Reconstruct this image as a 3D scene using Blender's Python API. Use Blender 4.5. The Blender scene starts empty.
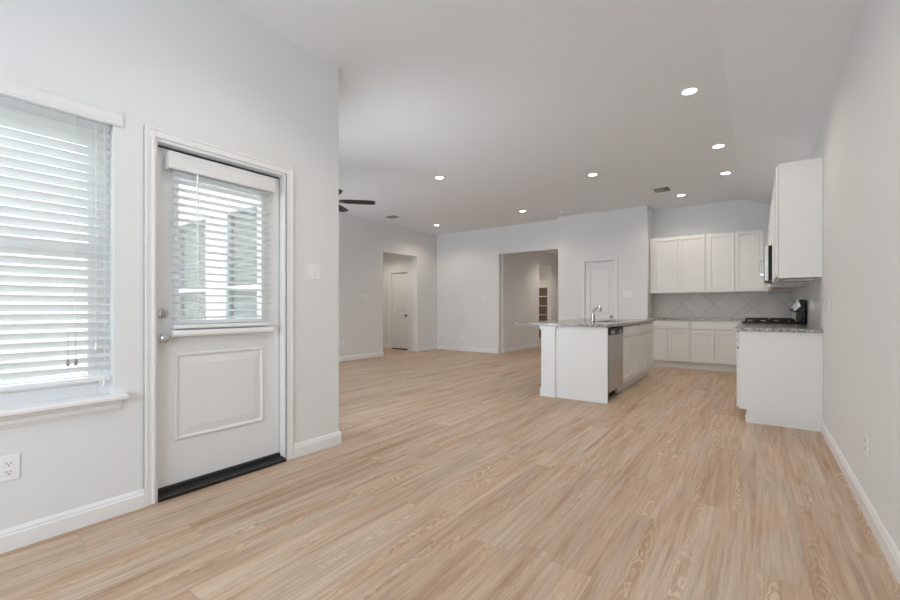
import bpy, bmesh, math, random
from mathutils import Vector, Matrix
random.seed(7)
S = bpy.context.scene
COL = S.collection
PI = math.pi

# ------------------------------------------------------------------ camera
cam_data = bpy.data.cameras.new('camera')
cam = bpy.data.objects.new('camera', cam_data); COL.objects.link(cam)
cam_data.sensor_width = 36.0; cam_data.sensor_fit = 'HORIZONTAL'
cam_data.lens = 423.0 / 900.0 * 36.0
cam_data.shift_y = 7.8 / 900.0
cam_data.clip_start = 0.05; cam_data.clip_end = 200
cam.location = (0, 0, 1.12); cam.rotation_euler = (PI / 2, 0, 0.629)
S.camera = cam

# ------------------------------------------------------------------ world, added fill lamps, exposure
W = bpy.data.worlds.new('overcast_sky'); S.world = W; W.use_nodes = True
wn = W.node_tree; wn.nodes.clear()
wo = wn.nodes.new('ShaderNodeOutputWorld'); wb = wn.nodes.new('ShaderNodeBackground')
wc = wn.nodes.new('ShaderNodeTexCoord'); wg = wn.nodes.new('ShaderNodeSeparateXYZ'); wr = wn.nodes.new('ShaderNodeValToRGB')
wn.links.new(wc.outputs['Generated'], wg.inputs[0]); wn.links.new(wg.outputs['Z'], wr.inputs[0])
wr.color_ramp.elements[0].color = (0.96, 0.985, 1.0, 1); wr.color_ramp.elements[0].position = 0.0
wr.color_ramp.elements[1].color = (0.80, 0.89, 1.0, 1); wr.color_ramp.elements[1].position = 0.9
wn.links.new(wr.outputs[0], wb.inputs[0]); wb.inputs[1].default_value = 3.8
wn.links.new(wb.outputs[0], wo.inputs[0])

def area_light(name, loc, rot, sx, sy, power, col):
    d = bpy.data.lights.new(name, 'AREA'); d.shape = 'RECTANGLE'; d.size = sx; d.size_y = sy
    d.energy = power; d.color = col
    o = bpy.data.objects.new(name, d); COL.objects.link(o); o.location = loc; o.rotation_euler = rot
    return o
FILL_COL = (0.91, 0.985, 1.11)
# added area lamps imitating daylight, outside three invented windows out of view
area_light('added_fill_rear', (-1.17, -1.52, 1.45), (PI / 2 + 0.05, 0, 0), 2.5, 1.75, 50, (0.92, 0.985, 1.09))
area_light('added_fill_slider', (-6.61, 2.10, 1.30), (PI / 2 + 0.32, 0, 0), 0.64, 1.0, 54, FILL_COL)
area_light('added_fill_narrow', (-3.28, 2.10, 1.30), (PI / 2 + 0.32, 0, 0), 0.50, 1.0, 28, FILL_COL)
CAN_POWER = 29; CAN_COL = (1.0, 0.87, 0.71)

VS = S.view_settings
VS.view_transform = 'Standard'; VS.look = 'None'; VS.gamma = 1.0; VS.exposure = 0.03
VS.use_curve_mapping = False
S.cycles.diffuse_bounces = 8; S.cycles.max_bounces = 14

# ------------------------------------------------------------------ materials
def srgb(r, g, b):
    f = lambda c: (c / 255 / 12.92) if c / 255 <= 0.04045 else ((c / 255 + 0.055) / 1.055) ** 2.4
    return (f(r), f(g), f(b), 1)
def new_mat(name):
    m = bpy.data.materials.new(name); m.use_nodes = True
    return m, m.node_tree.nodes, m.node_tree.links, m.node_tree.nodes['Principled BSDF']
def paint(name, col, rough=0.5, metal=0.0, bump=0.0, bscale=250, vary=0.02, vscale=3, spec=0.5):
    m, n, l, p = new_mat(name)
    p.inputs['Roughness'].default_value = rough; p.inputs['Metallic'].default_value = metal
    p.inputs['Specular IOR Level'].default_value = spec
    tc = n.new('ShaderNodeTexCoord')
    nz = n.new('ShaderNodeTexNoise'); nz.inputs['Scale'].default_value = vscale; nz.inputs['Detail'].default_value = 3
    l.new(tc.outputs['Object'], nz.inputs['Vector'])
    mx = n.new('ShaderNodeMix'); mx.data_type = 'RGBA'
    mx.inputs[6].default_value = tuple(c * (1 - vary) for c in col[:3]) + (1,)
    mx.inputs[7].default_value = tuple(min(1, c * (1 + vary)) for c in col[:3]) + (1,)
    l.new(nz.outputs['Fac'], mx.inputs[0]); l.new(mx.outputs[2], p.inputs['Base Color'])
    if bump:
        n2 = n.new('ShaderNodeTexNoise'); n2.inputs['Scale'].default_value = bscale; n2.inputs['Detail'].default_value = 2
        l.new(tc.outputs['Object'], n2.inputs['Vector'])
        b = n.new('ShaderNodeBump'); b.inputs['Strength'].default_value = bump; b.inputs['Distance'].default_value = 0.002
        l.new(n2.outputs['Fac'], b.inputs['Height']); l.new(b.outputs[0], p.inputs['Normal'])
    return m
M = {}
M['wall'] = paint('wall_paint', srgb(225, 227, 229), 0.75, bump=0.06, bscale=120, vary=0.006, spec=0.3)
M['ceiling'] = paint('ceiling_paint', srgb(231, 234, 238), 0.9, bump=0.08, bscale=90, vary=0.006, spec=0.2)
M['trim'] = paint('trim_paint', srgb(232, 233, 235), 0.35, vary=0.004)
M['door'] = paint('door_paint', srgb(225, 227, 229), 0.38, vary=0.004)
M['cabinet'] = paint('cabinet_paint', srgb(226, 227, 227), 0.35, vary=0.004)
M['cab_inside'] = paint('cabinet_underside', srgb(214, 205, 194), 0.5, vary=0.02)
M['plastic'] = paint('white_plastic', srgb(236, 238, 240), 0.3, vary=0.003)
M['slot'] = paint('dark_slot', srgb(45, 43, 42), 0.6)
M['black'] = paint('black_enamel', srgb(20, 20, 21), 0.45, spec=0.3)
M['rubber'] = paint('black_rubber', srgb(20, 21, 22), 0.45)
M['sill_alu'] = paint('dark_threshold_metal', srgb(78, 79, 80), 0.35, metal=0.6)
M['iron'] = paint('cast_iron', srgb(22, 22, 23), 0.6, bump=0.2)
M['nickel'] = paint('satin_nickel', srgb(178, 175, 170), 0.22, metal=1.0)
M['chrome'] = paint('chrome', srgb(205, 205, 206), 0.1, metal=1.0)
M['knob'] = paint('warm_nickel', srgb(150, 142, 132), 0.25, metal=1.0)
M['blade'] = paint('dark_fan_blade', srgb(34, 32, 31), 0.5, vary=0.12, vscale=20)
M['motor'] = paint('fan_motor_metal', srgb(120, 116, 110), 0.3, metal=0.9)
M['vent'] = paint('grey_vent', srgb(150, 148, 145), 0.5)
M['vent_dark'] = paint('dark_duct', srgb(38, 37, 36), 0.8)
M['wood_fence'] = paint('weathered_cedar', srgb(222, 219, 213), 0.8, vary=0.15, vscale=6)
M['brick_pale'] = paint('pale_render', srgb(214, 210, 203), 0.85, vary=0.06, vscale=4)
M['siding'] = paint('white_siding', srgb(238, 238, 236), 0.7, vary=0.01)
M['roof'] = paint('grey_shingle', srgb(205, 203, 200), 0.9, vary=0.15, vscale=15)
M['grass'] = paint('lawn', srgb(180, 182, 172), 0.95, vary=0.3, vscale=8)
M['concrete'] = paint('concrete', srgb(190, 188, 182), 0.85, vary=0.06, vscale=5)
M['shelf_wood'] = paint('grey_brown_shelf', srgb(208, 200, 190), 0.6, vary=0.08)
M['shelf_back'] = paint('dark_shelf_back', srgb(128, 118, 108), 0.7, vary=0.08)
M['dark_glass'] = paint('black_glass', srgb(14, 14, 15), 0.06)

def steel():
    m, n, l, p = new_mat('brushed_stainless')
    p.inputs['Metallic'].default_value = 1.0; p.inputs['Roughness'].default_value = 0.42
    tc = n.new('ShaderNodeTexCoord'); mp = n.new('ShaderNodeMapping'); mp.inputs['Scale'].default_value = (300, 300, 3)
    nz = n.new('ShaderNodeTexNoise'); nz.inputs['Scale'].default_value = 1.0
    l.new(tc.outputs['Object'], mp.inputs[0]); l.new(mp.outputs[0], nz.inputs['Vector'])
    cr = n.new('ShaderNodeValToRGB'); cr.color_ramp.elements[0].color = srgb(188, 188, 188); cr.color_ramp.elements[1].color = srgb(210, 209, 208)
    l.new(nz.outputs['Fac'], cr.inputs[0]); l.new(cr.outputs[0], p.inputs['Base Color'])
    return m
M['steel'] = steel()

def granite():
    m, n, l, p = new_mat('speckled_granite')
    p.inputs['Roughness'].default_value = 0.16
    tc = n.new('ShaderNodeTexCoord')
    v = n.new('ShaderNodeTexVoronoi'); v.inputs['Scale'].default_value = 85
    z = n.new('ShaderNodeTexNoise'); z.inputs['Scale'].default_value = 38; z.inputs['Detail'].default_value = 5
    l.new(tc.outputs['Object'], v.inputs['Vector']); l.new(tc.outputs['Object'], z.inputs['Vector'])
    sp = n.new('ShaderNodeSeparateColor'); l.new(v.outputs['Color'], sp.inputs[0])
    c1 = n.new('ShaderNodeValToRGB'); e = c1.color_ramp.elements
    e[0].position = 0.0; e[0].color = srgb(70, 68, 67); e[1].position = 1.0; e[1].color = srgb(212, 210, 207)
    for pos, c in ((0.2, (100, 98, 97)), (0.45, (146, 144, 142)), (0.7, (180, 178, 175))):
        q = e.new(pos); q.color = srgb(*c)
    c1.color_ramp.interpolation = 'CONSTANT'
    l.new(sp.outputs[0], c1.inputs[0])
    c2 = n.new('ShaderNodeValToRGB'); c2.color_ramp.elements[0].position = 0.38; c2.color_ramp.elements[0].color = srgb(108, 104, 101)
    c2.color_ramp.elements[1].position = 0.62; c2.color_ramp.elements[1].color = srgb(196, 194, 191)
    l.new(z.outputs['Fac'], c2.inputs[0])
    mx = n.new('ShaderNodeMix'); mx.data_type = 'RGBA'; mx.inputs[0].default_value = 0.5
    l.new(c1.outputs[0], mx.inputs[6]); l.new(c2.outputs[0], mx.inputs[7]); l.new(mx.outputs[2], p.inputs['Base Color'])
    return m
M['granite'] = granite()

def tile():
    """diagonal grey stone tiles; object coordinates: u along the wall, z up"""
    m, n, l, p = new_mat('diagonal_stone_tile')
    p.inputs['Roughness'].default_value = 0.4
    tc = n.new('ShaderNodeTexCoord'); sx = n.new('ShaderNodeSeparateXYZ'); l.new(tc.outputs['Object'], sx.inputs[0])
    def mt(op, a, b=None):
        q = n.new('ShaderNodeMath'); q.operation = op
        for i, s in enumerate((a, b)):
            if s is None: continue
            if isinstance(s, (int, float)): q.inputs[i].default_value = s
            else: l.new(s, q.inputs[i])
        return q.outputs[0]
    u = mt('ADD', sx.outputs[0], sx.outputs[1]); z = sx.outputs[2]
    D = 0.527
    a = mt('DIVIDE', mt('ADD', u, z), D); b = mt('DIVIDE', mt('SUBTRACT', u, z), D)
    da = mt('ABSOLUTE', mt('SUBTRACT', mt('FRACT', a), 0.5)); db = mt('ABSOLUTE', mt('SUBTRACT', mt('FRACT', b), 0.5))
    g = mt('GREATER_THAN', mt('MAXIMUM', da, db), 0.5 - 0.0085)
    cb = n.new('ShaderNodeCombineXYZ'); l.new(mt('FLOOR', a), cb.inputs[0]); l.new(mt('FLOOR', b), cb.inputs[1])
    wnz = n.new('ShaderNodeTexWhiteNoise'); l.new(cb.outputs[0], wnz.inputs['Vector'])
    nz = n.new('ShaderNodeTexNoise'); nz.inputs['Scale'].default_value = 9; nz.inputs['Detail'].default_value = 5
    l.new(tc.outputs['Object'], nz.inputs['Vector'])
    f = mt('ADD', mt('MULTIPLY', wnz.outputs['Value'], 0.35), mt('MULTIPLY', nz.outputs['Fac'], 0.65))
    cr = n.new('ShaderNodeValToRGB'); cr.color_ramp.elements[0].position = 0.25; cr.color_ramp.elements[0].color = srgb(194, 190, 187)
    cr.color_ramp.elements[1].position = 0.75; cr.color_ramp.elements[1].color = srgb(208, 204, 201)
    l.new(f, cr.inputs[0])
    mx = n.new('ShaderNodeMix'); mx.data_type = 'RGBA'; l.new(g, mx.inputs[0]); l.new(cr.outputs[0], mx.inputs[6]); mx.inputs[7].default_value = srgb(164, 160, 156)
    l.new(mx.outputs[2], p.inputs['Base Color'])
    return m
M['tile'] = tile()

def planks():
    m, n, l, p = new_mat('wide_oak_planks')
    tc = n.new('ShaderNodeTexCoord'); sx = n.new('ShaderNodeSeparateXYZ'); l.new(tc.outputs['Object'], sx.inputs[0])
    def mt(op, a, b=None, c=None):
        q = n.new('ShaderNodeMath'); q.operation = op
        for i, s in enumerate((a, b, c)):
            if s is None: continue
            if isinstance(s, (int, float)): q.inputs[i].default_value = s
            else: l.new(s, q.inputs[i])
        return q.outputs[0]
    def noise(vec, scale, detail=3, rough=0.55, dist=0.0):
        q = n.new('ShaderNodeTexNoise'); q.inputs['Scale'].default_value = scale; q.inputs['Detail'].default_value = detail
        q.inputs['Roughness'].default_value = rough; q.inputs['Distortion'].default_value = dist
        l.new(vec, q.inputs['Vector']); return q.outputs['Fac']
    def comb(a, b, c=0.0):
        q = n.new('ShaderNodeCombineXYZ')
        for i, s in enumerate((a, b, c)):
            if isinstance(s, (int, float)): q.inputs[i].default_value = s
            else: l.new(s, q.inputs[i])
        return q.outputs[0]
    def ramp(fac, stops):
        q = n.new('ShaderNodeValToRGB'); e = q.color_ramp.elements
        e[0].position, e[0].color = stops[0]; e[1].position, e[1].color = stops[-1]
        for pos, c in stops[1:-1]:
            k = e.new(pos); k.color = c
        l.new(fac, q.inputs[0]); return q.outputs[0]
    def mix(fac, a, b, mode='MIX'):
        q = n.new('ShaderNodeMix'); q.data_type = 'RGBA'; q.blend_type = mode
        for i, s in ((0, fac), (6, a), (7, b)):
            if isinstance(s, (int, float)): q.inputs[i].default_value = s
            elif isinstance(s, tuple): q.inputs[i].default_value = s
            else: l.new(s, q.inputs[i])
        return q.outputs[2]
    X, Y = sx.outputs[0], sx.outputs[1]
    PW, PL = 0.182, 1.22
    xr = mt('DIVIDE', mt('ADD', X, 20.03), PW); row = mt('FLOOR', xr); v = mt('SUBTRACT', mt('FRACT', xr), 0.5)
    wr1 = n.new('ShaderNodeTexWhiteNoise'); wr1.noise_dimensions = '1D'; l.new(row, wr1.inputs['W'])
    yr = mt('ADD', mt('DIVIDE', Y, PL), mt('MULTIPLY', wr1.outputs['Value'], 7.0)); pl = mt('FLOOR', yr); uf = mt('FRACT', yr)
    wr2 = n.new('ShaderNodeTexWhiteNoise'); l.new(comb(row, pl), wr2.inputs['Vector'])
    sc = n.new('ShaderNodeSeparateColor'); l.new(wr2.outputs['Color'], sc.inputs[0])
    rnd, r2, r3 = sc.outputs[0], sc.outputs[1], sc.outputs[2]
    off = mt('MULTIPLY', rnd, 37.0)
    # fine straight grain, stretched along the plank
    gv = comb(mt('ADD', mt('MULTIPLY', X, 60.0), off), mt('MULTIPLY', Y, 2.2), off)
    fine = noise(gv, 1.0, 5, 0.65)
    gv2 = comb(mt('ADD', mt('MULTIPLY', X, 14.0), off), mt('MULTIPLY', Y, 0.9), off)
    broad = noise(gv2, 1.0, 4, 0.55, 0.6)
    # cathedral figure: nested arches along the plank, broken by noise
    nv = comb(mt('ADD', mt('MULTIPLY', X, 9.0), off), mt('MULTIPLY', Y, 3.0), off)
    wob = noise(nv, 1.0, 4, 0.6)
    vc = mt('ADD', v, mt('MULTIPLY', mt('SUBTRACT', r2, 0.5), 0.55))
    arch = mt('ADD', mt('ADD', mt('MULTIPLY', mt('MULTIPLY', vc, vc), 9.0), mt('MULTIPLY', Y, 1.5)), mt('MULTIPLY', wob, 1.9))
    ring = mt('SINE', mt('MULTIPLY', arch, 26.0))
    figure = mt('MULTIPLY', mt('ADD', ring, 1.0), 0.5)
    patch = noise(comb(mt('ADD', mt('MULTIPLY', X, 6.5), off), mt('MULTIPLY', Y, 0.9), mt('MULTIPLY', r3, 31.0)), 1.0, 3, 0.5)
    near_centre = mt('SUBTRACT', 1.0, mt('MULTIPLY', mt('ABSOLUTE', vc), 2.4))
    near_centre = mt('MAXIMUM', near_centre, 0.0)
    pm = mt('MULTIPLY', mt('MAXIMUM', mt('MULTIPLY', mt('SUBTRACT', patch, 0.42), 4.5), 0.0), near_centre)
    pm = mt('MINIMUM', pm, 1.0)
    base = ramp(broad, [(0.32, srgb(178, 146, 118)), (0.5, srgb(200, 174, 149)), (0.68, srgb(214, 194, 174))])
    tone = ramp(rnd, [(0.0, srgb(240, 236, 232)), (0.5, srgb(248, 247, 245)), (1.0, srgb(255, 255, 255))])
    grey = noise(comb(mt('ADD', mt('MULTIPLY', X, 7.0), off), mt('MULTIPLY', Y, 0.7), mt('MULTIPLY', r2, 19.0)), 1.0, 3, 0.6, 0.8)
    gm = ramp(grey, [(0.42, (0, 0, 0, 1)), (0.62, (1, 1, 1, 1))])
    base = mix(mt('MULTIPLY', gm, 0.6), base, srgb(206, 193, 180))
    base = mix(1.0, base, tone, 'MULTIPLY')
    fg = ramp(fine, [(0.30, srgb(205, 198, 190)), (0.55, srgb(250, 249, 248)), (0.8, srgb(255, 255, 255))])
    base = mix(0.8, base, fg, 'MULTIPLY')
    figcol = ramp(figure, [(0.0, srgb(176, 144, 114)), (0.6, srgb(188, 158, 128)), (0.86, srgb(214, 192, 164)), (1.0, srgb(228, 210, 184))])
    base = mix(mt('MULTIPLY', pm, 0.62), base, figcol)
    sv = mt('GREATER_THAN', mt('ABSOLUTE', v), 0.5 - 0.006); su = mt('GREATER_THAN', mt('ABSOLUTE', mt('SUBTRACT', uf, 0.5)), 0.5 - 0.0012)
    seam = mt('MAXIMUM', sv, su)
    base = mix(mt('MULTIPLY', seam, 0.22), base, srgb(120, 96, 74))
    l.new(base, p.inputs['Base Color'])
    rr = mt('ADD', mt('MULTIPLY', fine, 0.16), 0.40); l.new(rr, p.inputs['Roughness'])
    p.inputs['Specular IOR Level'].default_value = 0.4
    bp = n.new('ShaderNodeBump'); bp.inputs['Strength'].default_value = 0.12; bp.inputs['Distance'].default_value = 0.001
    l.new(mt('SUBTRACT', fine, seam), bp.inputs['Height']); l.new(bp.outputs[0], p.inputs['Normal'])
    return m
M['floor'] = planks()

def glass():
    m = bpy.data.materials.new('window_glass'); m.use_nodes = True
    n, l = m.node_tree.nodes, m.node_tree.links; n.clear()
    o = n.new('ShaderNodeOutputMaterial'); t = n.new('ShaderNodeBsdfTransparent'); g = n.new('ShaderNodeBsdfGlossy'); mx = n.new('ShaderNodeMixShader')
    t.inputs[0].default_value = (0.875, 0.888, 0.882, 1); g.inputs['Roughness'].default_value = 0.02
    lw = n.new('ShaderNodeLayerWeight')
    pw = n.new('ShaderNodeMath'); pw.operation = 'POWER'; pw.inputs[1].default_value = 5.0; l.new(lw.outputs['Facing'], pw.inputs[0])
    fr = n.new('ShaderNodeMath'); fr.operation = 'MULTIPLY_ADD'; fr.inputs[1].default_value = 0.9; fr.inputs[2].default_value = 0.035; l.new(pw.outputs[0], fr.inputs[0])
    l.new(fr.outputs[0], mx.inputs[0]); l.new(t.outputs[0], mx.inputs[1]); l.new(g.outputs[0], mx.inputs[2]); l.new(mx.outputs[0], o.inputs[0])
    return m
M['glass'] = glass()

def slat_mat():
    m, n, l, p = new_mat('white_faux_wood_slat')
    p.inputs['Base Color'].default_value = srgb(240, 241, 241); p.inputs['Roughness'].default_value = 0.4
    t = n.new('ShaderNodeBsdfTranslucent'); t.inputs[0].default_value = srgb(236, 238, 238)
    mx = n.new('ShaderNodeMixShader'); mx.inputs[0].default_value = 0.5
    o = [q for q in n if q.type == 'OUTPUT_MATERIAL'][0]
    l.new(p.outputs[0], mx.inputs[1]); l.new(t.outputs[0], mx.inputs[2]); l.new(mx.outputs[0], o.inputs[0])
    return m
M['slat'] = slat_mat()

def lamp_mat():
    m = bpy.data.materials.new('lit_lens'); m.use_nodes = True
    n, l = m.node_tree.nodes, m.node_tree.links; n.clear()
    o = n.new('ShaderNodeOutputMaterial'); e = n.new('ShaderNodeEmission'); e.inputs[0].default_value = (1, 0.95, 0.87, 1); e.inputs[1].default_value = 9
    l.new(e.outputs[0], o.inputs[0]); return m
M['lamp'] = lamp_mat()

# ------------------------------------------------------------------ mesh builder
class MB:
    """collects shapes into one mesh; coordinates minus the offset"""
    def __init__(s, off=(0, 0, 0)):
        s.bm = bmesh.new(); s.off = Vector(off)
    def v(s, p): return s.bm.verts.new(Vector(p) - s.off)
    def box(s, x0, x1, y0, y1, z0, z1):
        x0, x1 = sorted((x0, x1)); y0, y1 = sorted((y0, y1)); z0, z1 = sorted((z0, z1))
        a = [s.v((x, y, z)) for z in (z0, z1) for x, y in ((x0, y0), (x1, y0), (x1, y1), (x0, y1))]
        for f in ((3, 2, 1, 0), (4, 5, 6, 7), (0, 1, 5, 4), (1, 2, 6, 5), (2, 3, 7, 6), (3, 0, 4, 7)):
            s.bm.faces.new([a[i] for i in f])
        return s
    def prism(s, pts, lo, hi, axis='y'):
        """pts: polygon in the two other axes (x,z for 'y'; y,z for 'x'; x,y for 'z')"""
        def P(a, b, t):
            return {'y': (a, t, b), 'x': (t, a, b), 'z': (a, b, t)}[axis]
        A = [s.v(P(a, b, lo)) for a, b in pts]; B = [s.v(P(a, b, hi)) for a, b in pts]
        n = len(pts)
        s.bm.faces.new(A); s.bm.faces.new(B[::-1])
        for i in range(n): s.bm.faces.new((A[i], B[i], B[(i + 1) % n], A[(i + 1) % n]))
        return s
    def lathe(s, prof, c, axis='z', seg=24):
        """prof: (radius, height) along the axis from centre c"""
        c = Vector(c); rings = []
        for r, h in prof:
            ring = []
            for k in range(seg):
                t = 2 * PI * k / seg; a, b = r * math.cos(t), r * math.sin(t)
                d = {'z': (a, b, h), 'x': (h, a, b), 'y': (a, h, b)}[axis]
                ring.append(s.v(c + Vector(d)))
            rings.append(ring)
        for A, B in zip(rings, rings[1:]):
            for k in range(seg): s.bm.faces.new((A[k], A[(k + 1) % seg], B[(k + 1) % seg], B[k]))
        s.bm.faces.new(rings[0][::-1]); s.bm.faces.new(rings[-1])
        return s
    def tube(s, pts, r, seg=10):
        pts = [Vector(p) for p in pts]; rs = r if isinstance(r, (list, tuple)) else [r] * len(pts)
        rings = []
        up = Vector((0, 0, 1))
        for i, p in enumerate(pts):
            d = (pts[min(i + 1, len(pts) - 1)] - pts[max(i - 1, 0)]).normalized()
            ref = up if abs(d.dot(up)) < 0.95 else Vector((0, 1, 0))
            a = d.cross(ref).normalized(); b = d.cross(a).normalized()
            rings.append([s.v(p + (a * math.cos(2 * PI * k / seg) + b * math.sin(2 * PI * k / seg)) * rs[i]) for k in range(seg)])
        for A, B in zip(rings, rings[1:]):
            for k in range(seg): s.bm.faces.new((A[k], A[(k + 1) % seg], B[(k + 1) % seg], B[k]))
        s.bm.faces.new(rings[0][::-1]); s.bm.faces.new(rings[-1])
        return s
    def build(s, name, mat, parent=None, bevel=0.0, smooth=False):
        bmesh.ops.recalc_face_normals(s.bm, faces=s.bm.faces)
        me = bpy.data.meshes.new(name); s.bm.to_mesh(me); s.bm.free()
        me.materials.append(M[mat])
        if smooth:
            for f in me.polygons: f.use_smooth = True
            me.set_sharp_from_angle(angle=math.radians(40))
        o = bpy.data.objects.new(name, me); COL.objects.link(o)
        if parent: o.parent = parent
        else: o.location = s.off
        if bevel:
            b = o.modifiers.new('bevel', 'BEVEL'); b.width = bevel; b.segments = 2; b.limit_method = 'ANGLE'; b.angle_limit = math.radians(50)
        return o

def tag(o, label=None, cat=None, group=None, kind=None):
    for k, val in (('label', label), ('category', cat), ('group', group), ('kind', kind)):
        if val: o[k] = val
    return o
def thing(name, label, cat, loc=(0, 0, 0), rz=0, group=None, kind=None):
    o = bpy.data.objects.new(name, None); COL.objects.link(o); o.empty_display_size = 0.1
    o.location = loc; o.rotation_euler = (0, 0, rz)
    return tag(o, label, cat, group, kind)
def struct(o, label, cat): return tag(o, label, cat, kind='structure')

# ------------------------------------------------------------------ key dimensions
XL, XR = -2.80, 0.478              # nook walls
YE = 2.285                        # end of the nook wall = garden wall of the great room
XA = -7.05                        # far left wall of the great room
YF = 9.08                         # far wall of the great room
YP = 8.87; XP0, XP1 = -3.53, -1.727   # pantry block
YK = 9.38                         # kitchen back wall
ZC, ZS, XC = 3.10, 2.83, -0.22    # ceiling, low edge of its slope at the right wall, crease
YR = -1.30                        # wall behind the camera
CT = 0.926                        # counter top height

# ------------------------------------------------------------------ structure
fl = MB().box(-9.3, 0.75, YE - 0.145, 15.2, -0.12, 0).box(XL - 0.145, 0.75, YR - 0.15, YE - 0.145, -0.12, 0).build('floor', 'floor')
struct(fl, 'wide light oak plank floor running toward the kitchen', 'floor')

cl = MB()
cl.prism([(XC, ZC), (XC, ZC + 0.2), (XL - 0.145, ZC + 0.2), (XL - 0.145, ZC)], YR - 0.15, YE, 'y')
cl.prism([(XC, ZC), (XC, ZC + 0.2), (XA - 0.16, ZC + 0.2), (XA - 0.16, ZC)], YE, YK + 0.15, 'y')
cl.prism([(XC, ZC), (XR + 0.2, ZC - (XR + 0.2 - XC) * (ZC - ZS) / (XR - XC)), (XR + 0.2, ZC + 0.2), (XC, ZC + 0.2)], YR - 0.15, YK + 0.15, 'y')
cl.prism([(XC, ZC), (XC, ZC + .01), (XC + .01, ZC + .01)], YR, YK, 'y')
struct(cl.build('ceiling', 'ceiling'), 'white ceiling flat over the room and sloping down along the right wall', 'ceiling')

def wall_x(mb, x0, x1, y0, y1, z1, holes):
    """wall slab thin in x, with holes (ya, yb, za, zb) sorted by y"""
    y = y0
    for ya, yb, za, zb in holes:
        mb.box(x0, x1, y, ya, 0, z1)
        if za > 0: mb.box(x0, x1, ya, yb, 0, za)
        if zb < z1: mb.box(x0, x1, ya, yb, zb, z1)
        y = yb
    mb.box(x0, x1, y, y1, 0, z1); return mb
def wall_y(mb, y0, y1, x0, x1, z1, holes):
    x = x0
    for xa, xb, za, zb in holes:
        mb.box(x, xa, y0, y1, 0, z1)
        if za > 0: mb.box(xa, xb, y0, y1, 0, za)
        if zb < z1: mb.box(xa, xb, y0, y1, zb, z1)
        x = xb
    mb.box(x, x1, y0, y1, 0, z1); return mb

WIN = (-0.15, 0.775, 0.655, 2.12)        # nook window opening
DOOR = (0.973, 1.797, 0.0, 2.095)        # patio door opening
struct(wall_x(MB(), XL - 0.14, XL, YR - 0.14, YE, ZC, [(WIN[0], WIN[1], WIN[2] - 0.031, WIN[3]), DOOR]).build('wall_left', 'wall'), 'white nook wall holding the window and patio door', 'wall')
struct(MB().box(XR, XR + 0.14, YR - 0.14, YK + 0.14, 0, ZC).build('wall_right', 'wall'), 'long white wall along the right side', 'wall')
RW = (-2.45, 0.10, 0.6, 2.35)  # opening of the added rear window, unseen
struct(wall_y(MB(), YR - 0.14, YR, XL, XR, ZC, [RW]).build('wall_rear', 'wall'), 'white wall behind the camera with a wide added window', 'wall')
GW = [(-6.95, -6.12, 0.08, 2.14), (-5.65, -4.80, 0.5, 2.14), (-4.47, -3.70, 0.5, 2.14), (-3.56, -3.0, 0.5, 2.14)]  # first and last openings are invented, for the added fill lamps
struct(wall_y(MB(), YE - 0.14, YE, XA - 0.14, XL - 0.14, ZC, GW).build('wall_garden', 'siding'), 'white garden side wall of the great room with four windows, two of them added for light', 'wall')
AO = (7.045, 8.255, 0, 2.435)
struct(wall_x(MB(), XA - 0.14, XA, YE, YF, ZC, [AO]).build('wall_great_room', 'wall'), 'white great room wall with the opening to the small hallway', 'wall')
FO = (-5.13, -3.60, 0, 2.44)
struct(wall_y(MB(), YF, YF + 0.14, XA - 0.14, XP1 - 0.05, ZC, [FO]).build('wall_far', 'wall'), 'white far wall with the wide opening to the hall', 'wall')
PD = (-2.955, -2.335, 0, 2.09)
pw = wall_y(MB(), YP, YP + 0.11, XP0, XP1, ZC, [PD])
pw.box(XP1 - 0.11, XP1, YP + 0.11, YK, 0, ZC); pw.box(XP0, XP0 + 0.1, YP + 0.11, YF, 0, ZC)
struct(pw.build('wall_pantry', 'wall'), 'white projecting wall around the pantry door', 'wall')
struct(MB().box(XP1 - 0.11, XR, YK, YK + 0.14, 0, ZC).build('wall_kitchen', 'wall'), 'white kitchen back wall above the cabinets', 'wall')
# hallway alcove behind the great room wall
AD = (-8.095, -7.482, 0, 2.065)
aw = wall_y(MB(), 8.385, 8.505, -9.1, XA - 0.14, 2.8, [AD])
aw.box(XA - 0.30, XA - 0.14, 8.256, 8.385, 0, 2.8)
aw.box(-9.22, -9.1, 6.6, 8.505, 0, 2.8).box(-9.1, XA - 0.14, 6.6, 6.72, 0, 2.8).box(-9.22, XA - 0.14, 6.6, 8.505, 2.75, 2.87)
struct(aw.build('wall_hallway', 'wall'), 'white walls of the small hallway behind the opening', 'wall')
# hall beyond the far wall
HX0, HX1, HY = -5.09, -3.45, 14.6
HO = (11.35, 12.22, 0, 2.40)
hw = wall_x(MB(), HX0 - 0.12, HX0, YF + 0.14, HY, 2.75, [HO])
hw.box(HX1, HX1 + 0.12, YF + 0.14, HY, 0, 2.75).box(HX0, HX1, HY, HY + 0.12, 0, 2.75)
hw.box(HX0 - 0.12, HX1 + 0.12, YF + 0.14, HY + 0.12, 2.75, 2.87)
struct(hw.build('wall_hall', 'wall'), 'pale walls of the hall seen through the wide opening', 'wall')
cw = MB().box(-7.3, HX0 - 0.12, 14.05, 14.17, 0, 2.75).box(-7.42, -7.3, 10.9, 14.17, 0, 2.75).box(-7.3, HX0 - 0.12, 10.9, 11.02, 0, 2.75)
cw.box(-7.42, HX0 - 0.12, 10.9, 14.17, 2.75, 2.87)
struct(cw.build('wall_closet', 'wall'), 'cream walls of the storage room off the hall', 'wall')

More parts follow.
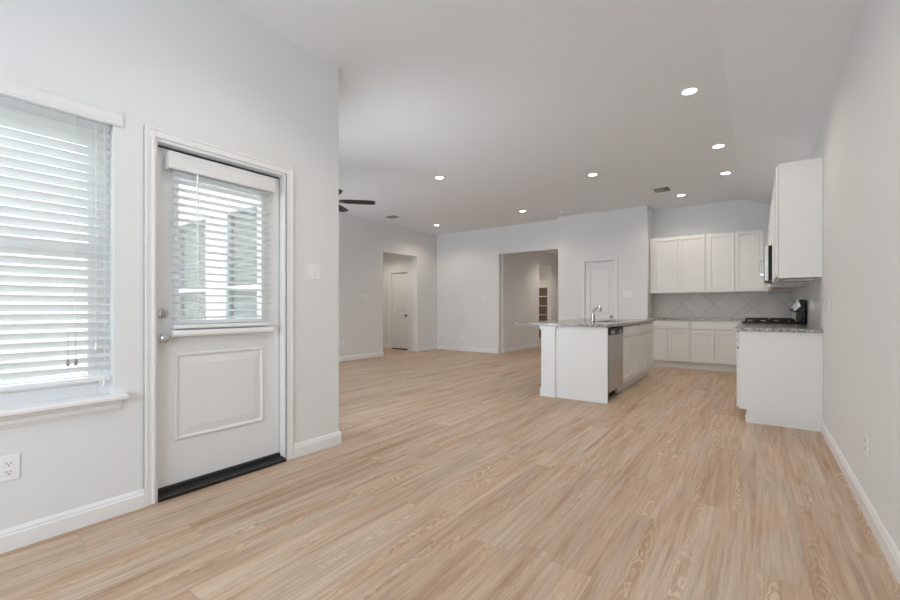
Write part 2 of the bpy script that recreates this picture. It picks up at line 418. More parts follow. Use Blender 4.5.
# ------------------------------------------------------------------ baseboards
def base_profile(d=1, h=0.102):
    return [(0, 0), (0.016 * d, 0), (0.016 * d, h * 0.72), (0.012 * d, h * 0.78), (0.012 * d, h * 0.86), (0.006 * d, h * 0.97), (0.004 * d, h), (0, h)]
def bb_y(name, x, d, spans, lab):       # runs along y, stands off the wall face x toward d
    mb = MB()
    for a, b in spans: mb.prism([(x + p, z) for p, z in base_profile(d)], a, b, 'y')
    struct(mb.build(name, 'trim'), lab, 'baseboard')
def bb_x(name, y, d, spans, lab):
    mb = MB()
    for a, b in spans: mb.prism([(y + p, z) for p, z in base_profile(d)], a, b, 'x')
    struct(mb.build(name, 'trim'), lab, 'baseboard')
mb = MB()
for a, b in ((YR, 0.912), (1.858, YE + 0.016)): mb.prism([(XL + p, z) for p, z in base_profile(1)], a, b, 'y')
struct(mb.build('baseboard_left', 'trim'), 'white baseboard under the nook window and beside the patio door', 'baseboard')
bb_y('baseboard_right', XR, -1, [(YR, 5.055)], 'white baseboard along the right wall')
bb_x('baseboard_garden', YE, 1, [(XA, XL)], 'white baseboard under the great room windows')
bb_y('baseboard_great_room', XA, 1, [(YE, AO[0]), (AO[1], YF)], 'white baseboard along the great room wall')
bb_x('baseboard_far', YF, -1, [(XA, FO[0])], 'white baseboard along the far wall beside the hall opening')
bb_x('baseboard_pantry', YP, -1, [(XP0, PD[0] - 0.06), (PD[1] + 0.06, XP1)], 'white baseboard on the pantry wall')
bb_y('baseboard_hall', HX0, 1, [(YF + 0.14, HO[0]), (HO[1], HY)], 'white baseboard in the hall beyond the opening')
bb_x('baseboard_hallway', 8.385, -1, [(-9.1, AD[0] - 0.06), (AD[1] + 0.06, XA - 0.30)], 'white baseboard in the small hallway')
bb_x('baseboard_rear', YR, 1, [(XL, XR)], 'white baseboard behind the camera')

# ------------------------------------------------------------------ nook window
w = thing('window_1', 'white double hung window in the nook wall left of the patio door', 'window', (XL, (WIN[0] + WIN[1]) / 2, WIN[2]), kind='structure')
o = w.location.copy(); xo = XL - 0.14
f = MB(o)
ya, yb, za, zb = WIN
for a, b, c, d in ((ya, ya + 0.05, za, zb), (yb - 0.05, yb, za, zb), (ya + 0.05, yb - 0.05, za, za + 0.06), (ya + 0.05, yb - 0.05, zb - 0.05, zb)): f.box(xo + 0.005, xo + 0.07, a, b, c, d)
f.build('window_frame', 'trim', w, 0.002)
s1 = MB(o); zm = 1.43
for a, b, c, d in ((ya + 0.05, ya + 0.09, za + 0.06, zm + 0.03), (yb - 0.09, yb - 0.05, za + 0.06, zm + 0.03), (ya + 0.09, yb - 0.09, za + 0.06, za + 0.105), (ya + 0.09, yb - 0.09, zm - 0.015, zm + 0.03)): s1.box(xo + 0.03, xo + 0.06, a, b, c, d)
sash = s1.build('lower_sash', 'trim', w, 0.002)
MB(o).box(xo + 0.043, xo + 0.047, ya + 0.09, yb - 0.09, za + 0.105, zm - 0.015).build('pane', 'glass', sash)
MB(o).box(xo + 0.06, xo + 0.075, 0.42, 0.47, zm + 0.005, zm + 0.03).build('sash_lock', 'plastic', sash)
s2 = MB(o)
for a, b, c, d in ((ya + 0.05, ya + 0.08, zm, zb - 0.05), (yb - 0.08, yb - 0.05, zm, zb - 0.05), (ya + 0.08, yb - 0.08, zm, zm + 0.03), (ya + 0.08, yb - 0.08, zb - 0.085, zb - 0.05)): s2.box(xo + 0.008, xo + 0.028, a, b, c, d)
us = s2.build('upper_sash', 'trim', w, 0.002)
MB(o).box(xo + 0.016, xo + 0.02, ya + 0.08, yb - 0.08, zm + 0.03, zb - 0.085).build('pane', 'glass', us)
# stool and apron
st = MB(o)
st.prism([(XL - 0.135, za - 0.03), (XL + 0.052, za - 0.03), (XL + 0.06, za - 0.022), (XL + 0.06, za - 0.008), (XL + 0.052, za), (XL - 0.135, za)], ya, yb, 'y')
st.prism([(XL, za - 0.03), (XL + 0.052, za - 0.03), (XL + 0.06, za - 0.022), (XL + 0.06, za - 0.008), (XL + 0.052, za), (XL, za)], ya - 0.06, ya, 'y')
st.prism([(XL, za - 0.03), (XL + 0.052, za - 0.03), (XL + 0.06, za - 0.022), (XL + 0.06, za - 0.008), (XL + 0.052, za), (XL, za)], yb, yb + 0.05, 'y')
st.build('window_stool', 'trim', w)
ap = MB(o); ap.prism([(XL, za - 0.03), (XL + 0.030, za - 0.03), (XL + 0.026, za - 0.045), (XL + 0.016, za - 0.052), (XL + 0.016, za - 0.072), (XL + 0.010, za - 0.08), (XL + 0.008, za - 0.088), (XL, za - 0.088)], ya - 0.04, yb + 0.028, 'y')
ap.build('window_apron', 'trim', w)

def blind(label, xc, y0, y1, ztop, zbot, tilt, valance, spacing, wand_y, lift_y, hold=None):
    """horizontal 5 cm slats; wall side toward -x"""
    t = thing('window_blind', label, 'blind', (xc, (y0 + y1) / 2, zbot))
    o = t.location.copy()
    vy0, vy1, vx, vz0, vz1 = valance
    v = MB(o)
    prof = [(vx - 0.012, vz0), (vx - 0.002, vz0), (vx + 0.002, vz0 + 0.012), (vx - 0.002, vz0 + 0.022), (vx - 0.002, vz1 - 0.02), (vx + 0.003, vz1 - 0.008), (vx + 0.003, vz1), (vx - 0.012, vz1)]
    v.prism(prof, vy0, vy1, 'y')
    v.box(xc - 0.02, vx - 0.012, vy0, vy0 + 0.01, vz0, vz1).box(xc - 0.02, vx - 0.012, vy1 - 0.01, vy1, vz0, vz1)
    v.build('valance', 'door', t)
    MB(o).box(xc - 0.025, min(xc + 0.025, vx - 0.015), y0, y1, ztop + 0.004, vz1 - 0.004).build('headrail', 'plastic', t)
    s = MB(o); n = int((ztop - zbot - 0.03) / spacing)
    hw, th = 0.025, 0.003
    ct, sn = math.cos(tilt), math.sin(tilt)
    for k in range(n):
        zc = ztop - 0.02 - k * spacing
        q = []
        for a, b in ((-hw, -th / 2), (hw, -th / 2), (hw, th / 2), (0, th / 2 + 0.0022), (-hw, th / 2)):
            q.append((xc + a * ct - b * sn, zc + a * sn + b * ct))
        s.prism(q, y0, y1, 'y')
    s.build('slats', 'slat', t)
    MB(o).box(xc - 0.025, xc + 0.025, y0, y1, zbot, zbot + 0.022).build('bottom_rail', 'plastic', t, 0.004)
    for ly in lift_y:
        MB(o).box(xc + 0.0255, xc + 0.0267, ly - 0.0012, ly + 0.0012, zbot + 0.02, ztop + 0.004).build('ladder_cord', 'slat', t)
    if wand_y:
        MB(o).tube([(xc + 0.034, wand_y[0], ztop - 0.005), (xc + 0.036, wand_y[0], wand_y[1])], 0.0042, 8).lathe([(0.0035, 0), (0.006, 0.01), (0.006, 0.045), (0.003, 0.055)], (xc + 0.036, wand_y[0], wand_y[1] - 0.05), 'z', 8).build('tilt_wand', 'plastic', t, smooth=True)
    return t, o
tb, ob = blind('white horizontal blind covering the nook window above the sill', XL - 0.030, ya + 0.012, yb - 0.012, 2.095, 0.735, math.radians(37), (ya - 0.035, 0.812, XL + 0.012, 2.10, 2.182), 0.0455, None, (0.05, 0.616))
for cy, zc in ((0.700, 0.90), (0.735, 0.705)):
    MB(ob).tube([(XL - 0.002, cy, 2.08), (XL - 0.002, cy, zc + 0.03)], 0.0012, 6).lathe([(0.002, 0.034), (0.006, 0.028), (0.008, 0.0), (0.005, -0.004)], (XL - 0.002, cy, zc), 'z', 8).build('lift_cord', 'plastic', tb, smooth=True)
for cy in (0.589, 0.620):
    MB(ob).tube([(XL - 0.003, cy, 1.0), (XL - 0.003, cy, 0.86)], 0.0012, 6).lathe([(0.002, 0.03), (0.006, 0.025), (0.008, 0.0), (0.005, -0.004)], (XL - 0.003, cy, 0.83), 'z', 8).build('cord_tassel', 'vent', tb, smooth=True)

# ------------------------------------------------------------------ patio door
tr = MB()
def casing_x(mb, x, d, y0, y1, z1, wd=0.06):
    """picture-frame casing on a wall face x, standing out toward d, around opening y0..y1 up to z1"""
    for a, b, c, e, t in ((y0 - wd, y0 - 0.006, 0, z1 + wd, 0.011), (y1 + 0.006, y1 + wd, 0, z1 + wd, 0.011)):
        mb.box(x, x + d * t, a, b, c, e)
    mb.box(x, x + d * 0.011, y0 - 0.006, y1 + 0.006, z1 + 0.006, z1 + wd)
    mb.box(x, x + d * 0.0145, y0 - wd, y0 - wd + 0.018, 0, z1 + wd).box(x, x + d * 0.0145, y1 + wd - 0.018, y1 + wd, 0, z1 + wd)
    mb.box(x, x + d * 0.0145, y0 - wd + 0.018, y1 + wd - 0.018, z1 + wd - 0.018, z1 + wd)
    mb.box(x, x + d * 0.013, y0 - 0.022, y0 - 0.006, 0, z1 + 0.006).box(x, x + d * 0.013, y1 + 0.006, y1 + 0.022, 0, z1 + 0.006)
casing_x(tr, XL, 1, DOOR[0], DOOR[1], DOOR[3])
struct(tr.build('trim_1', 'trim', None, 0.002), 'white casing around the patio door', 'trim')
jm = MB()
jm.box(XL - 0.14, XL + 0.001, DOOR[0], DOOR[0] + 0.008, 0, DOOR[3]).box(XL - 0.14, XL + 0.001, DOOR[1] - 0.008, DOOR[1], 0, DOOR[3]).box(XL - 0.14, XL + 0.001, DOOR[0] + 0.008, DOOR[1] - 0.008, DOOR[3] - 0.012, DOOR[3])
struct(jm.build('trim_2', 'trim'), 'white door jamb lining the patio door opening', 'trim')

XD = XL - 0.062                       # inner face of the slab
d1 = thing('door_1', 'white half glazed patio door with blind and black threshold', 'door', (XD, 1.39, 0), kind='structure')
o = d1.location.copy()
dy0, dy1, dz0, dz1 = 0.984, 1.784, 0.05, 2.070
gy0, gy1, gz0, gz1 = 1.088, 1.668, 1.02, 1.94
sl = MB(o); xb = XD - 0.045
sl.box(xb, XD, dy0, gy0, dz0, dz1).box(xb, XD, gy1, dy1, dz0, dz1).box(xb, XD, gy0, gy1, dz0, gz0).box(xb, XD, gy0, gy1, gz1, dz1)
slab = sl.build('door_slab', 'door', d1)
# raised panel: sloping moulding around a flat field
pn = MB(o)
py0, py1, pz0, pz1 = 1.090, 1.664, 0.31, 0.845
def ring(mb, a, b):
    """quads between two rectangles a,b = (x, y0, y1, z0, z1)"""
    A = [mb.v((a[0], y, z)) for y, z in ((a[1], a[3]), (a[2], a[3]), (a[2], a[4]), (a[1], a[4]))]
    B = [mb.v((b[0], y, z)) for y, z in ((b[1], b[3]), (b[2], b[3]), (b[2], b[4]), (b[1], b[4]))]
    for i in range(4): mb.bm.faces.new((A[i], A[(i + 1) % 4], B[(i + 1) % 4], B[i]))
def rect(mb, a): mb.bm.faces.new([mb.v((a[0], y, z)) for y, z in ((a[1], a[3]), (a[2], a[3]), (a[2], a[4]), (a[1], a[4]))])
def sh(x, i): return (x, py0 + i, py1 - i, pz0 + i, pz1 - i)
seq = [sh(XD + 0.0003, 0), sh(XD + 0.010, 0.007), sh(XD + 0.010, 0.016), sh(XD + 0.002, 0.026), sh(XD + 0.002, 0.032), sh(XD + 0.009, 0.075)]
for a, b in zip(seq, seq[1:]): ring(pn, a, b)
rect(pn, seq[-1])
pn.build('raised_panel', 'door', slab)
lf = MB(o)
for a, b, c, e in ((gy0, gy0 + 0.025, gz0, gz1), (gy1 - 0.025, gy1, gz0, gz1), (gy0 + 0.025, gy1 - 0.025, gz0, gz0 + 0.025), (gy0 + 0.025, gy1 - 0.025, gz1 - 0.025, gz1)):
    lf.box(xb - 0.006, XD + 0.008, a, b, c, e)
lite = lf.build('lite_frame', 'trim', slab, 0.003)
MB(o).box(XD - 0.026, XD - 0.020, gy0 + 0.025, gy1 - 0.025, gz0 + 0.025, gz1 - 0.025).build('pane', 'glass', lite)
# hardware
MB(o).lathe([(0.030, 0), (0.030, 0.006), (0.026, 0.010), (0.012, 0.012), (0.012, 0.026), (0.020, 0.030), (0.027, 0.042), (0.027, 0.054), (0.020, 0.062), (0.008, 0.064)], (XD, 1.026, 0.942), 'x').build('door_knob', 'chrome', slab, smooth=True)
db = MB(o).lathe([(0.031, 0), (0.031, 0.008), (0.026, 0.014), (0.024, 0.015)], (XD, 1.026, 1.085), 'x').build('deadbolt', 'chrome', slab, smooth=True)
MB(o).box(XD + 0.014, XD + 0.028, 1.018, 1.034, 1.066, 1.104).build('thumb_turn', 'nickel', db, 0.003)
# threshold and weather strip
th = MB(o).prism([(XD - 0.075, 0), (XL + 0.020, 0), (XL + 0.020, 0.020), (XL + 0.012, 0.026), (XD + 0.012, 0.032), (XD + 0.010, 0.043), (XD - 0.075, 0.043)], DOOR[0] + 0.009, DOOR[1] - 0.009, 'y').build('threshold', 'rubber', d1)
MB(o).box(XL + 0.012, XL + 0.0235, DOOR[0] + 0.010, DOOR[1] - 0.010, 0.019, 0.0235).build('threshold_lip', 'sill_alu', th)
MB(o).box(XD + 0.0005, XD + 0.010, dy0, dy1, 0.046, 0.054).build('door_sweep', 'sill_alu', d1)
ws = MB(o).box(XD - 0.05, XD - 0.004, dy1 + 0.001, DOOR[1] - 0.009, 0.05, DOOR[3] - 0.014).box(XD - 0.05, XD - 0.004, dy0, dy1, dz1 + 0.001, DOOR[3] - 0.014)
ws.build('weather_strip', 'rubber', d1)

bd, obd = blind('white horizontal blind with tilt wand hanging on the patio door', XD + 0.0375, 1.068, 1.690, 1.945, 0.995, math.radians(11), (1.036, 1.712, XD + 0.075, 1.943, 2.040), 0.0455, (1.192, 1.40), (1.20, 1.58))
hb = MB(obd).prism([(XD + 0.009, 0.942), (XD + 0.05, 0.947), (XD + 0.058, 0.958), (XD + 0.058, 0.974), (XD + 0.05, 0.985), (XD + 0.009, 0.988)], 1.066, 1.712, 'y').build('hold_down_rail', 'plastic', bd)
hb['label'] = 'grey white rounded rail under the slats'

# ------------------------------------------------------------------ added rear window (behind the camera) and garden windows, two of them added
def plain_window(name, lab, axis_y, xs, zs, mull):
    t = thing(name, lab, 'window', ((xs[0] + xs[1]) / 2, axis_y, zs[0]), kind='structure'); o = t.location.copy()
    f = MB(o); x0, x1 = xs; z0, z1 = zs; e = 0.05
    f.box(x0, x0 + e, axis_y, axis_y + 0.06, z0, z1).box(x1 - e, x1, axis_y, axis_y + 0.06, z0, z1).box(x0 + e, x1 - e, axis_y, axis_y + 0.06, z0, z0 + e).box(x0 + e, x1 - e, axis_y, axis_y + 0.06, z1 - e, z1)
    for mx in mull: f.box(mx - 0.03, mx + 0.03, axis_y, axis_y + 0.06, z0 + e, z1 - e)
    if not mull: f.box(x0 + e, x1 - e, axis_y + 0.01, axis_y + 0.05, (z0 + z1) / 2 - 0.02, (z0 + z1) / 2 + 0.02)
    fr = f.build('window_frame', 'trim', t, 0.002)
    MB(o).box(x0 + e, x1 - e, axis_y + 0.028, axis_y + 0.032, z0 + e, z1 - e).build('pane', 'glass', fr)
plain_window('added_window_2', 'wide white window added behind the camera to let light in', YR - 0.13, RW[:2], RW[2:], [-1.6, -0.75])  # invented window, gives the rear fill lamp an opening
plain_window('window_3', 'white great room window seen through the patio door blind, left one', YE - 0.13, GW[1][:2], GW[1][2:], [])
plain_window('window_4', 'white great room window seen through the patio door blind, right one', YE - 0.13, GW[2][:2], GW[2][2:], [])
plain_window('added_window_5', 'tall white slider added to the great room for light, out of view', YE - 0.13, GW[0][:2], GW[0][2:], [])  # invented slider, added so fill light reaches the great room
plain_window('added_window_6', 'narrow white window added to the great room for light, hidden behind the nook wall', YE - 0.13, GW[3][:2], GW[3][2:], [])  # invented too, a second unseen opening for fill light
for lab, (x0, x1, z0, z1) in (('white blind in the great room window seen through the patio door, left one', GW[1]), ('white blind in the great room window seen through the patio door, right one', GW[2])):
    t = thing('window_blind', lab, 'blind', ((x0 + x1) / 2, YE - 0.04, z0)); o = t.location.copy(); yc = YE - 0.04
    MB(o).box(x0 + 0.006, x1 - 0.006, yc - 0.022, yc + 0.022, z1 - 0.05, z1 - 0.002).build('headrail', 'plastic', t)
    q = MB(o)
    for k in range(int((z1 - z0 - 0.10) / 0.0455)):
        zc = z1 - 0.075 - k * 0.0455
        q.prism([(yc - 0.0125, zc - 0.0242), (yc - 0.0095, zc - 0.0252), (yc + 0.0125, zc + 0.0242), (yc + 0.0095, zc + 0.0252)], x0 + 0.008, x1 - 0.008, 'x')
    q.build('slats', 'slat', t)
    MB(o).box(x0 + 0.008, x1 - 0.008, yc - 0.02, yc + 0.02, z0 + 0.003, z0 + 0.025).build('bottom_rail', 'plastic', t)

# ------------------------------------------------------------------ interior panel doors
def casing_y(mb, y, d, x0, x1, z1, wd=0.055):
    for t, i in ((0.010, 0.0), (0.016, wd - 0.016)):
        mb.box(x0 - wd, x0 - 0.005 - (i and wd - 0.021), y, y + d * t, 0, z1 + wd)
        mb.box(x1 + 0.005 + (i and wd - 0.021), x1 + wd, y, y + d * t, 0, z1 + wd)
    mb.box(x0 - 0.005, x1 + 0.005, y, y + d * 0.010, z1 + 0.005, z1 + wd)
    mb.box(x0 - wd + 0.016, x1 + wd - 0.016, y, y + d * 0.016, z1 + wd - 0.016, z1 + wd)
def panel_door(name, lab, y, x0, x1, zt, knob_x, gap, kz=0.94):
    """two-panel slab facing -y at inner face y"""
    t = thing(name, lab, 'door', ((x0 + x1) / 2, y, 0), kind='structure'); o = t.location.copy()
    s = MB(o); st = 0.095; zb, zm0, zm1, z1 = gap, 0.86, 0.98, zt
    s.box(x0, x0 + st, y, y + 0.035, zb, z1).box(x1 - st, x1, y, y + 0.035, zb, z1)
    s.box(x0 + st, x1 - st, y, y + 0.035, zb, zb + 0.2).box(x0 + st, x1 - st, y, y + 0.035, zm0, zm1).box(x0 + st, x1 - st, y, y + 0.035, z1 - 0.11, z1)
    sb = s.build('door_slab', 'door', t, 0.002)
    for a, b in ((zb + 0.2, zm0), (zm1, z1 - 0.11)):
        p = MB(o)
        A = (x0 + st, x1 - st, a, b)
        def q(dy, i): return [p.v((x, y + dy, z)) for x, z in ((A[0] + i, A[2] + i), (A[1] - i, A[2] + i), (A[1] - i, A[3] - i), (A[0] + i, A[3] - i))]
        L = [q(0.003, 0), q(0.013, 0.012), q(0.013, 0.02), q(0.006, 0.05)]
        for u, v2 in zip(L, L[1:]):
            for i in range(4): p.bm.faces.new((u[i], u[(i + 1) % 4], v2[(i + 1) % 4], v2[i]))
        p.bm.faces.new(L[-1]); p.build('door_panel', 'door', sb)
    MB(o).lathe([(0.030, 0), (0.030, -0.006), (0.012, -0.012), (0.012, -0.03), (0.024, -0.036), (0.028, -0.05), (0.024, -0.062), (0.008, -0.066)], (knob_x, y, kz), 'y', 16).build('door_knob', 'knob', sb, smooth=True)
    return t, o
t, o = panel_door('door_2', 'white two panel pantry door behind the island faucet', YP + 0.035, PD[0] + 0.012, PD[1] - 0.012, PD[3] - 0.012, PD[1] - 0.075, 0.012)
j = MB(); j.box(PD[0], PD[0] + 0.008, YP - 0.001, YP + 0.11, 0, PD[3]).box(PD[1] - 0.008, PD[1], YP - 0.001, YP + 0.11, 0, PD[3]).box(PD[0] + 0.008, PD[1] - 0.008, YP - 0.001, YP + 0.11, PD[3] - 0.008, PD[3])
casing_y(j, YP, -1, PD[0], PD[1], PD[3])
struct(j.build('trim_3', 'trim', None, 0.002), 'white casing around the pantry door', 'trim')
t, o = panel_door('door_3', 'white two panel door with dark knob in the small hallway', 8.42, AD[0] + 0.012, AD[1] - 0.012, AD[3] - 0.012, AD[1] - 0.075, 0.03, 0.915)
MB(o).box(AD[0] + 0.01, AD[1] - 0.01, 8.40, 8.485, 0.0, 0.025).build('threshold', 'rubber', t)
j = MB(); j.box(AD[0], AD[0] + 0.008, 8.384, 8.505, 0, AD[3]).box(AD[1] - 0.008, AD[1], 8.384, 8.505, 0, AD[3]).box(AD[0] + 0.008, AD[1] - 0.008, 8.384, 8.505, AD[3] - 0.008, AD[3])
casing_y(j, 8.385, -1, AD[0], AD[1], AD[3])
struct(j.build('trim_4', 'trim', None, 0.002), 'white casing around the small hallway door', 'trim')
# closing panel behind interior doors
struct(MB().box(PD[0], PD[1], YP + 0.075, YP + 0.10, 0, PD[3]).box(AD[0] - 0.05, AD[1] + 0.05, 8.515, 8.535, 0, AD[3] + 0.05).build('wall_behind', 'shelf_back'), 'dark spaces behind the closed interior doors', 'wall')

# ------------------------------------------------------------------ kitchen cabinets (local frame: x along the front, front face at y=0, depth +y)
def shaker(mb, x0, x1, z0, z1, y=-0.021, t=0.019, st=0.058):
    mb.box(x0, x0 + st, y, y + t, z0, z1).box(x1 - st, x1, y, y + t, z0, z1)
    mb.box(x0 + st, x1 - st, y, y + t, z0, z0 + st).box(x0 + st, x1 - st, y, y + t, z1 - st, z1)
    mb.box(x0 + st, x1 - st, y + 0.013, y + t, z0 + st, z1 - st)
    return mb
def base_cabinet(label, loc, rz, w, doors, depth=0.60, group=None, drawers=1, side=0.02, toe=True, hollow=False):
    t = thing('base_cabinet', label, 'cabinet', loc, rz, group)
    c = MB(); zt = CT - 0.033
    if hollow:
        c.box(0, 0.018, 0, depth, 0.125, zt).box(w - 0.018, w, 0, depth, 0.125, zt).box(0.018, w - 0.018, 0, depth, 0.125, 0.143)
        c.box(0.018, w - 0.018, depth - 0.012, depth, 0.143, zt).box(0.018, w - 0.018, 0, 0.018, 0.143, zt)
    else: c.box(0, w, 0, depth, 0.125, zt)
    c.build('carcass', 'cabinet', t, 0.001)
    k = MB().box(0, w, 0.062, depth, 0.0, 0.124)
    if toe: k.box(0, w, 0.052, 0.0615, 0.0, 0.085)
    k.build('toe_kick', 'cabinet', t)
    dw = (w - 2 * side) / drawers
    for i in range(drawers):
        MB().box(side + i * dw + 0.004, side + (i + 1) * dw - 0.004, -0.021, -0.002, 0.737, 0.876).build('drawer', 'cabinet', t, 0.003)
    ww = (w - 2 * side) / doors
    for i in range(doors):
        shaker(MB(), side + i * ww + 0.0045, side + (i + 1) * ww - 0.0045, 0.140, 0.718).build('cabinet_door', 'cabinet', t, 0.002)
    return t
def wall_cabinet(label, loc, rz, w, doors, z0, z1, depth=0.315, group=None, side=0.02, left=None):
    """root stands at the cabinet's bottom front corner"""
    t = thing('wall_cabinet', label, 'cabinet', (loc[0], loc[1], z0), rz, group); h = z1 - z0
    c = MB().box(0, w, 0.018, depth, 0.022, h)
    c.box(0, w, 0, 0.018, 0.0, h).box(0, 0.016, 0.018, depth, 0, 0.022).box(w - 0.016, w, 0.018, depth, 0, 0.022).box(0.016, w - 0.016, depth - 0.018, depth, 0, 0.022)
    c.build('carcass', 'cabinet', t, 0.001)
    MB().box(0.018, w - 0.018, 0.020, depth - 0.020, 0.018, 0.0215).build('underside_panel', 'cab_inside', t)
    left = side if left is None else left
    ww = (w - side - left) / doors
    for i in range(doors):
        shaker(MB(), left + i * ww + 0.0045, left + (i + 1) * ww - 0.0045, 0.012, h - 0.02).build('cabinet_door', 'cabinet', t, 0.002)
    return t
GB, GWc = 'white shaker base cabinets', 'white shaker wall cabinets'
YB = YK - 0.61     # back run front face
base_cabinet('white base cabinet on the back wall nearest the pantry', (-1.715, YB, 0), 0, 0.725, 2, group=GB)
base_cabinet('white base cabinet on the back wall, second from the pantry', (-0.988, YB, 0), 0, 0.750, 2, group=GB)
XB = -0.150        # right run front face (faces -x)
R90 = -PI / 2      # local +x -> world -y, local +y -> world +x
base_cabinet('white base cabinet with bare end panel nearest the camera, right wall', (XB, 5.730, 0), R90, 0.670, 1, depth=0.626, group=GB)
base_cabinet('white base cabinet right beside the range on its near side', (XB, 6.401, 0), R90, 0.669, 1, depth=0.626, group=GB)
base_cabinet('white corner base cabinet between the range and the back wall', (XB, YB - 0.025, 0), R90, YB - 0.025 - 7.19, 2, depth=0.626, group=GB)
c = thing('corner_cabinet', 'white blind corner base cabinet filling the kitchen corner', 'cabinet', (-0.236, YB, 0), 0, GB)
MB().box(0, 0.705, 0.001, 0.60, 0.125, CT - 0.033).build('carcass', 'cabinet', c)
MB().box(0, 0.14, 0.06, 0.60, 0, 0.124).build('toe_kick', 'cabinet', c)

ZU0, ZU1 = 1.400, 2.480
YU = YK - 0.318; XU = XR - 0.318
wall_cabinet('white wall cabinet on the back wall nearest the pantry', (-1.715, YU), 0, 0.943, 2, ZU0, ZU1, group=GWc, left=0.055, side=0.012)
wall_cabinet('white wall cabinet on the back wall next to the kitchen corner', (-0.771, YU), 0, 0.88, 2, ZU0, ZU1, group=GWc, side=0.022)
wall_cabinet('tall white wall cabinet with blank end nearest the camera, right wall', (XU, 5.730), R90, 0.665, 1, ZU0, ZU1, group=GWc, side=0.004)
wall_cabinet('white wall cabinet on the right wall just before the microwave', (XU, 6.396), R90, 0.665, 1, ZU0, ZU1, group=GWc, side=0.004)
wall_cabinet('short white wall cabinet directly above the microwave', (XU, 7.175), R90, 0.778, 2, 1.875, ZU1, group=GWc, side=0.004)
wall_cabinet('white wall cabinet between the microwave and the kitchen corner', (XU, YU - 0.025), R90, YU - 0.025 - 7.177, 3, ZU0, ZU1, group=GWc, side=0.004)
c = thing('corner_wall_cabinet', 'white blind wall cabinet closing the upper kitchen corner', 'cabinet', (0.110, YU, ZU0), 0, GWc)
MB().box(0, 0.358, 0.0, 0.315, 0, ZU1 - ZU0).build('carcass', 'cabinet', c)
MB().box(0, 0.040, -0.004, -0.0005, 0, ZU1 - ZU0).build('filler_strip', 'cabinet', c)

# island: front end faces the camera (-y), doors face +x
IY0, IY1 = 5.05, 7.75; IX = -1.44
k = thing('island_knee_wall', 'white island end with square corner pilaster facing the camera', 'island', (-2.14, IY0, 0)); o = k.location.copy()
MB(o).box(-2.225, -2.055, IY0 + 0.03, IY1, 0, CT - 0.033).build('knee_wall', 'cabinet', k)
MB(o).box(-2.054, IX + 0.024, IY0 + 0.02, IY0 + 0.04, 0, CT - 0.034).build('end_panel', 'cabinet', k)
p = MB(o).box(-2.236, -2.050, IY0, IY0 + 0.03, 0.0, CT - 0.033).box(-2.2355, -2.2255, IY0 + 0.03, IY0 + 0.19, 0, CT - 0.033).build('pilaster', 'cabinet', k, 0.002)
MB(o).prism([(-2.250, 0.845), (-2.036, 0.845), (-2.026, 0.893), (-2.260, 0.893)], IY0 - 0.014, IY0 - 0.0005, 'y').prism([(IY0 - 0.0005, 0.845), (IY0 + 0.19, 0.845), (IY0 + 0.19, 0.893), (IY0 - 0.0005, 0.893)], -2.252, -2.2365, 'x').build('pilaster_cap', 'cabinet', p, 0.003)
MB(o).prism([(-2.248, 0), (-2.042, 0), (-2.042, 0.095), (-2.048, 0.108), (-2.242, 0.108), (-2.248, 0.095)], IY0 - 0.012, IY0 - 0.0005, 'y').box(-2.248, -2.2365, IY0 - 0.0005, IY0 + 0.19, 0, 0.100).build('pilaster_base', 'cabinet', p, 0.002)
MB(o).box(-2.049, IX + 0.024, IY0 + 0.009, IY0 + 0.0195, 0, 0.03).build('shoe_mould', 'cabinet', k, 0.002)
MB(o).box(IX - 0.045, IX + 0.024, IY0 + 0.012, IY0 + 0.0195, 0.0305, CT - 0.034).build('edge_stile', 'cabinet', k, 0.001)

L90 = PI / 2      # local +x -> world +y, local +y -> world -x
base_cabinet('white island sink cabinet right beside the dishwasher', (IX, 5.785, 0), L90, 0.975, 2, depth=0.60, group=GB, side=0.012, hollow=True)
base_cabinet('white island cabinet at the far end from the camera', (IX, 6.762, 0), L90, 0.985, 2, depth=0.60, group=GB, side=0.012)

d = thing('dishwasher', 'stainless dishwasher with black control strip set in the island', 'dishwasher', (IX, 5.125, 0), L90)
MB().box(0.005, 0.645, 0.02, 0.58, 0.115, CT - 0.05).build('tub', 'black', d)
MB().box(0.01, 0.64, 0.075, 0.5, 0.0, 0.113).build('toe_kick', 'rubber', d)
dd = MB().box(0.008, 0.642, -0.024, 0.019, 0.118, 0.792).build('door', 'steel', d, 0.004)
MB().box(0.006, 0.0075, -0.02, 0.019, 0.118, 0.792).build('door_edge', 'chrome', dd)
cp = MB().box(0.006, 0.644, -0.026, 0.019, 0.795, 0.880).build('control_panel', 'black', d, 0.004)
MB().prism([(0.07, 0.806), (0.57, 0.806), (0.555, 0.846), (0.085, 0.846)], -0.029, -0.0265, 'y').build('control_fascia', 'steel', cp)
MB().prism([(0.25, 0.806), (0.43, 0.806), (0.455, 0.847), (0.225, 0.847)], -0.031, -0.0292, 'y').build('handle_pocket', 'rubber', cp)
for i in range(5): MB().lathe([(0.006, 0), (0.006, -0.002)], (0.47 + i * 0.02, -0.0292, 0.832), 'y', 8).build('button', 'slot', cp)

